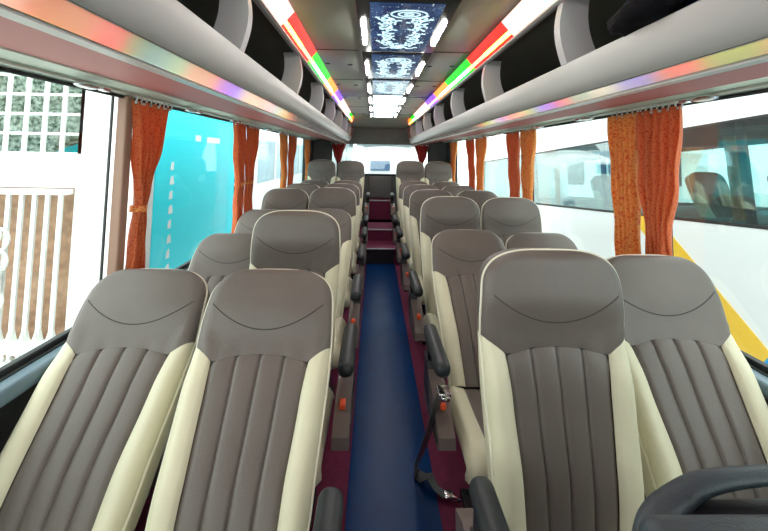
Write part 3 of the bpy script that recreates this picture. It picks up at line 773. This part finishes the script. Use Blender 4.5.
for k in range(9): mb.prism([(.35, .9 + k * .17), (.42 + .03 * (k % 2), .9 + k * .17), (.42, 1.0 + k * .17), (.36, .98 + k * .17)], 'x', 1.2, 1.21)
mb.box(1.2, 1.212, .95, 1.1, 2.62, 2.70); mb.box(1.2, 1.212, 1.3, 1.75, 2.61, 2.69)
mb.build('white_lettering', wb, g)
mb = MB(); 
for k in range(4): mb.rbox(1.19, 1.206, 3.8 + k * 1.5, 5.15 + k * 1.5, 1.85, 2.75, .005)
mb.build('side_windows', mat('pale_coach_glass', (.35, .50, .58), .12), g)
def wheel(g, x, y, r_=.48):
    mb = MB(); mb.tube([(x, y, r_), (x + .25, y, r_)], r_, 28); o = mb.build('wheel', rubber, g)
    mb = MB(); s_ = 1 if x > 0 else -1; mb.tube([(x + .255 * 1, y, r_), (x + .27, y, r_)], .26, 20); mb.build('hub', CHROME, o)
for y in (2.2, 8): wheel(g, .96, y)

# white coach on the right, standing on the ramp
g = empty('white_coach', (CAMX + 3.42, 3.3, -1.0)); g.rotation_euler = (R(-4.3), 0, R(3.5)); tag(g, 'white coach with yellow and blue stripes parked outside the right windows', 'coach')
yel = mat('yellow_livery', (.90, .55, .03), .35); blu = mat('blue_livery', (.0, .33, .75), .35)
mb = MB(); n_ = 1
mb.box(.0, 2.4, -4.5, 7.5, .35, 1.86); mb.box(0, 2.4, -4.5, 7.5, 2.86, 3.35)
mb.box(0, 2.4, 7.2, 7.5, 1.86, 2.86); mb.box(0, 2.4, -4.5, -4.3, 1.86, 2.86)
mb.box(2.36, 2.4, -4.5, 7.5, 1.86, 1.95)
mb.build('body', wb, g)
og = glass_mat('coach_window_glass', (.66, .92, .92), .38, .03)
mb = MB(); mb.box(.005, .02, -4.3, 7.2, 1.86, 2.86); mb.build('window_band', og, g)
mb = MB()
for y in (-2.2, .05, 2.1, 4.2): mb.box(.021, .06, y, y + .07, 1.86, 2.86)
mb.box(-.004, .02, -4.3, 7.2, 1.86, 1.89); mb.box(-.004, .02, -4.3, 7.2, 2.84, 2.86)
mb.build('window_pillars', rubber, g)
mb = MB(); mb.box(.06, 2.2, -4.2, 7.1, 1.56+.3, 1.9); mb.build('coach_interior_floor', mat('coach_interior', (.16, .26, .27), .7), g)
def plate(name, poly, m, off=-.006):
    mb = MB(); mb.prism(poly, 'x', off, .003); return mb.build(name, m, g)
plate('yellow_stripe', [(1.62, 1.86), (1.15, 1.86), (0, .80), (-.42, .36), (.0, .36), (.35, .73)], yel)
plate('blue_stripe', [(.25, .36), (.17, .62), (-.04, .88), (-.4, 1.12), (-2.2, 1.4), (-2.2, .36)], blu, -.008)
for y in (-3, 5): 
    mb = MB(); mb.tube([(-.01, y, .4), (.25, y, .4)], .46, 28); mb.build('wheel', rubber, g)
# seats and curtains of that coach, behind its glass
for i, y in enumerate((-1.0, -.1, .8, 1.7, 2.6)):
    s_ = copy_tree(protos[('R', False)]); s_.location = (CAMX + 3.42 + .42 - .06 * y, 3.3 + y, .28 - .075 * y); s_.rotation_euler = (0, 0, 0)
    tag(s_, 'seat inside the white coach beyond the right windows, %s from the near end' % ['first', 'second', 'third', 'fourth', 'fifth'][i], 'bus seat', 'seats inside the neighbouring coach')
for i, (y, c_) in enumerate(((.35, CLG), (1.9, CLG), (3.7, CLG))):
    cg = curtain(CAMX + 3.42 + .14 - .06 * y, 3.3 + y, 3.3 + y + .22, [(1.78, 3.3 + y, 3.52 + y), (.95, 3.33 + y, 3.45 + y)], 'faded orange curtain inside the white coach, %s from the near end' % ['first', 'second', 'third'][i], c_, ztop=1.72 - .075 * y, zbot=.88 - .075 * y, group='curtains inside the neighbouring coach')

# building with balconies beyond the right coach, houses beyond left, and a white van behind
g = empty('balcony_building', (13, 22, GZ)); tag(g, 'pale building with white balcony railings beyond the white coach', 'building')
mb = MB(); mb.box(-3, 6, 0, 6, 0, 9); mb.build('wall', wmat, g)
mb = MB()
for k in range(3):
    for i in range(40): mb.box(-3 + i * .22, -2.95 + i * .22, -.8, -.75, 3 + k * 2.6, 4 + k * 2.6)
    mb.box(-3, 6, -.82, -.73, 4 + k * 2.6, 4.08 + k * 2.6); mb.box(-3, 6, -.8, 0, 2.85 + k * 2.6, 3 + k * 2.6)
mb.build('balcony_railing', gw, g)
for i in range(6):
    mb = MB(); mb.box(-2.6 + (i % 3) * 2.8, -1.2 + (i % 3) * 2.8, -.03, 0, 1 + (i // 3) * 2.9, 2.6 + (i // 3) * 2.9); mb.build('window', bg, g)
g = empty('street_house', (-9, 19, GZ)); tag(g, 'pale house with bluish windows beyond the left rear windows', 'building')
mb = MB(); mb.box(-4, 4.2, 0, 6, 0, 7.5); mb.build('wall', wmat, g)
for i in range(8):
    mb = MB(); x = -3.5 + (i % 4) * 1.95; z = .9 + (i // 4) * 2.4; mb.box(x, x + 1.1, -.04, 0, z, z + 1.5); mb.build('window', mat('pale_window_blue', (.25, .42, .48), .2), g)
g = empty('parked_van', (.25, 9.6, GZ)); tag(g, 'white van with rounded bonnet parked behind the rear window', 'van')
def bonnet(x): return 1 - abs(x) ** 3.2
rows = []
for yy, zz in ((0, .5), (0, 2.2), (.04, 2.4), (.15, 2.52), (.5, 2.62), (.9, 2.66), (1.0, 2.67), (1.5, 3.25), (1.8, 3.35), (4.5, 3.35), (4.6, .5)):
    rows.append([(x * 1.05, yy + .18 * abs(x) ** 3, .4 + (zz - .4) * (bonnet(x * .93) * .25 + .75 if abs(x) < 1 else .60)) for x in [-1 + i / 12 for i in range(25)]])
mb = MB(); mb.grid(rows)
for sx in (0, -1): mb.add([r_[sx] for r_ in rows], [tuple(range(len(rows)))])
mb.build('van_body', wb, g, angle=30)
mb = MB(); 
for k in range(6): mb.box(-.43, .01, -.04, -.02, 2.12 + k * .037 , 2.138 + k * .037)
mb.box(-.45, .03, -.02, .02, 2.10, 2.34)
mb.build('grille', mat('blue_grey_grille', (.12, .22, .38), .35), g)
mb = MB(); mb.add([(-.85, 1.02, 2.72), (.85, 1.02, 2.72), (.75, 1.47, 3.24), (-.75, 1.47, 3.24), (-.85, 1.06, 2.72), (.85, 1.06, 2.72), (.75, 1.51, 3.24), (-.75, 1.51, 3.24)], [(0, 1, 2, 3), (4, 5, 6, 7), (0, 1, 5, 4), (1, 2, 6, 5), (2, 3, 7, 6), (3, 0, 4, 7)]); mb.build('windscreen', bg, g)
mb = MB(); mb.rbox(-1.0, 1.0, -.08, .1, .4, .75, .04); mb.build('bumper', mat('grey_bumper', (.2, .2, .2), .5), g)
for sx in (-.8, .8):
    mb = MB(); mb.ellipsoid((sx, .02, 1.35), (.16, .06, .13)); mb.build('headlamp', glass_mat('lamp_glass', (.8, .85, .9), .3), g)
    for yy in (.9, 3.7):
        mb = MB(); mb.tube([(sx - .1, yy, .35), (sx + .1, yy, .35)], .35, 24); mb.build('wheel', rubber, g)
g = empty('rear_building', (0, 20, GZ)); tag(g, 'dark fronted shop building at the top left of the rear window', 'building')
mb = MB(); mb.box(-4, 1.6, 0, 4, 0, 7); mb.build('wall', mat('shopfront_grey', (.30, .36, .38), .5, var=.3, vscale=1.5), g)
mb = MB(); mb.box(-1.4, .6, -.3, 0, 2.9, 3.5); mb.build('awning', mat('dark_awning', (.03, .05, .07), .6), g)

# ------------------------------------------------------------------ light, camera, view
w = bpy.data.worlds.new('overcast'); bpy.context.scene.world = w; w.use_nodes = True
b = w.node_tree.nodes['Background']; b.inputs[0].default_value = (.93, 1, .985, 1); b.inputs[1].default_value = 2.3
cam = bpy.data.cameras.new('camera'); co = bpy.data.objects.new('camera', cam); C.objects.link(co)
cam.sensor_width = 36; cam.lens = 36 * F_ / 768; cam.clip_start = .02; cam.clip_end = 200
cam.shift_y = -(265.5 - PY) / 768
M = Matrix.Translation((CAMX, 0, CAMZ)) @ Matrix.Rotation(YAW * -1, 4, 'Z') @ Matrix.Rotation(R(90 + PITCH), 4, 'X') @ Matrix.Rotation(R(ROLL), 4, 'Z')
co.matrix_world = M; bpy.context.scene.camera = co
vs = bpy.context.scene.view_settings; vs.view_transform = 'Standard'; vs.look = 'None'; vs.gamma = 1; vs.exposure = .72; vs.use_curve_mapping = False
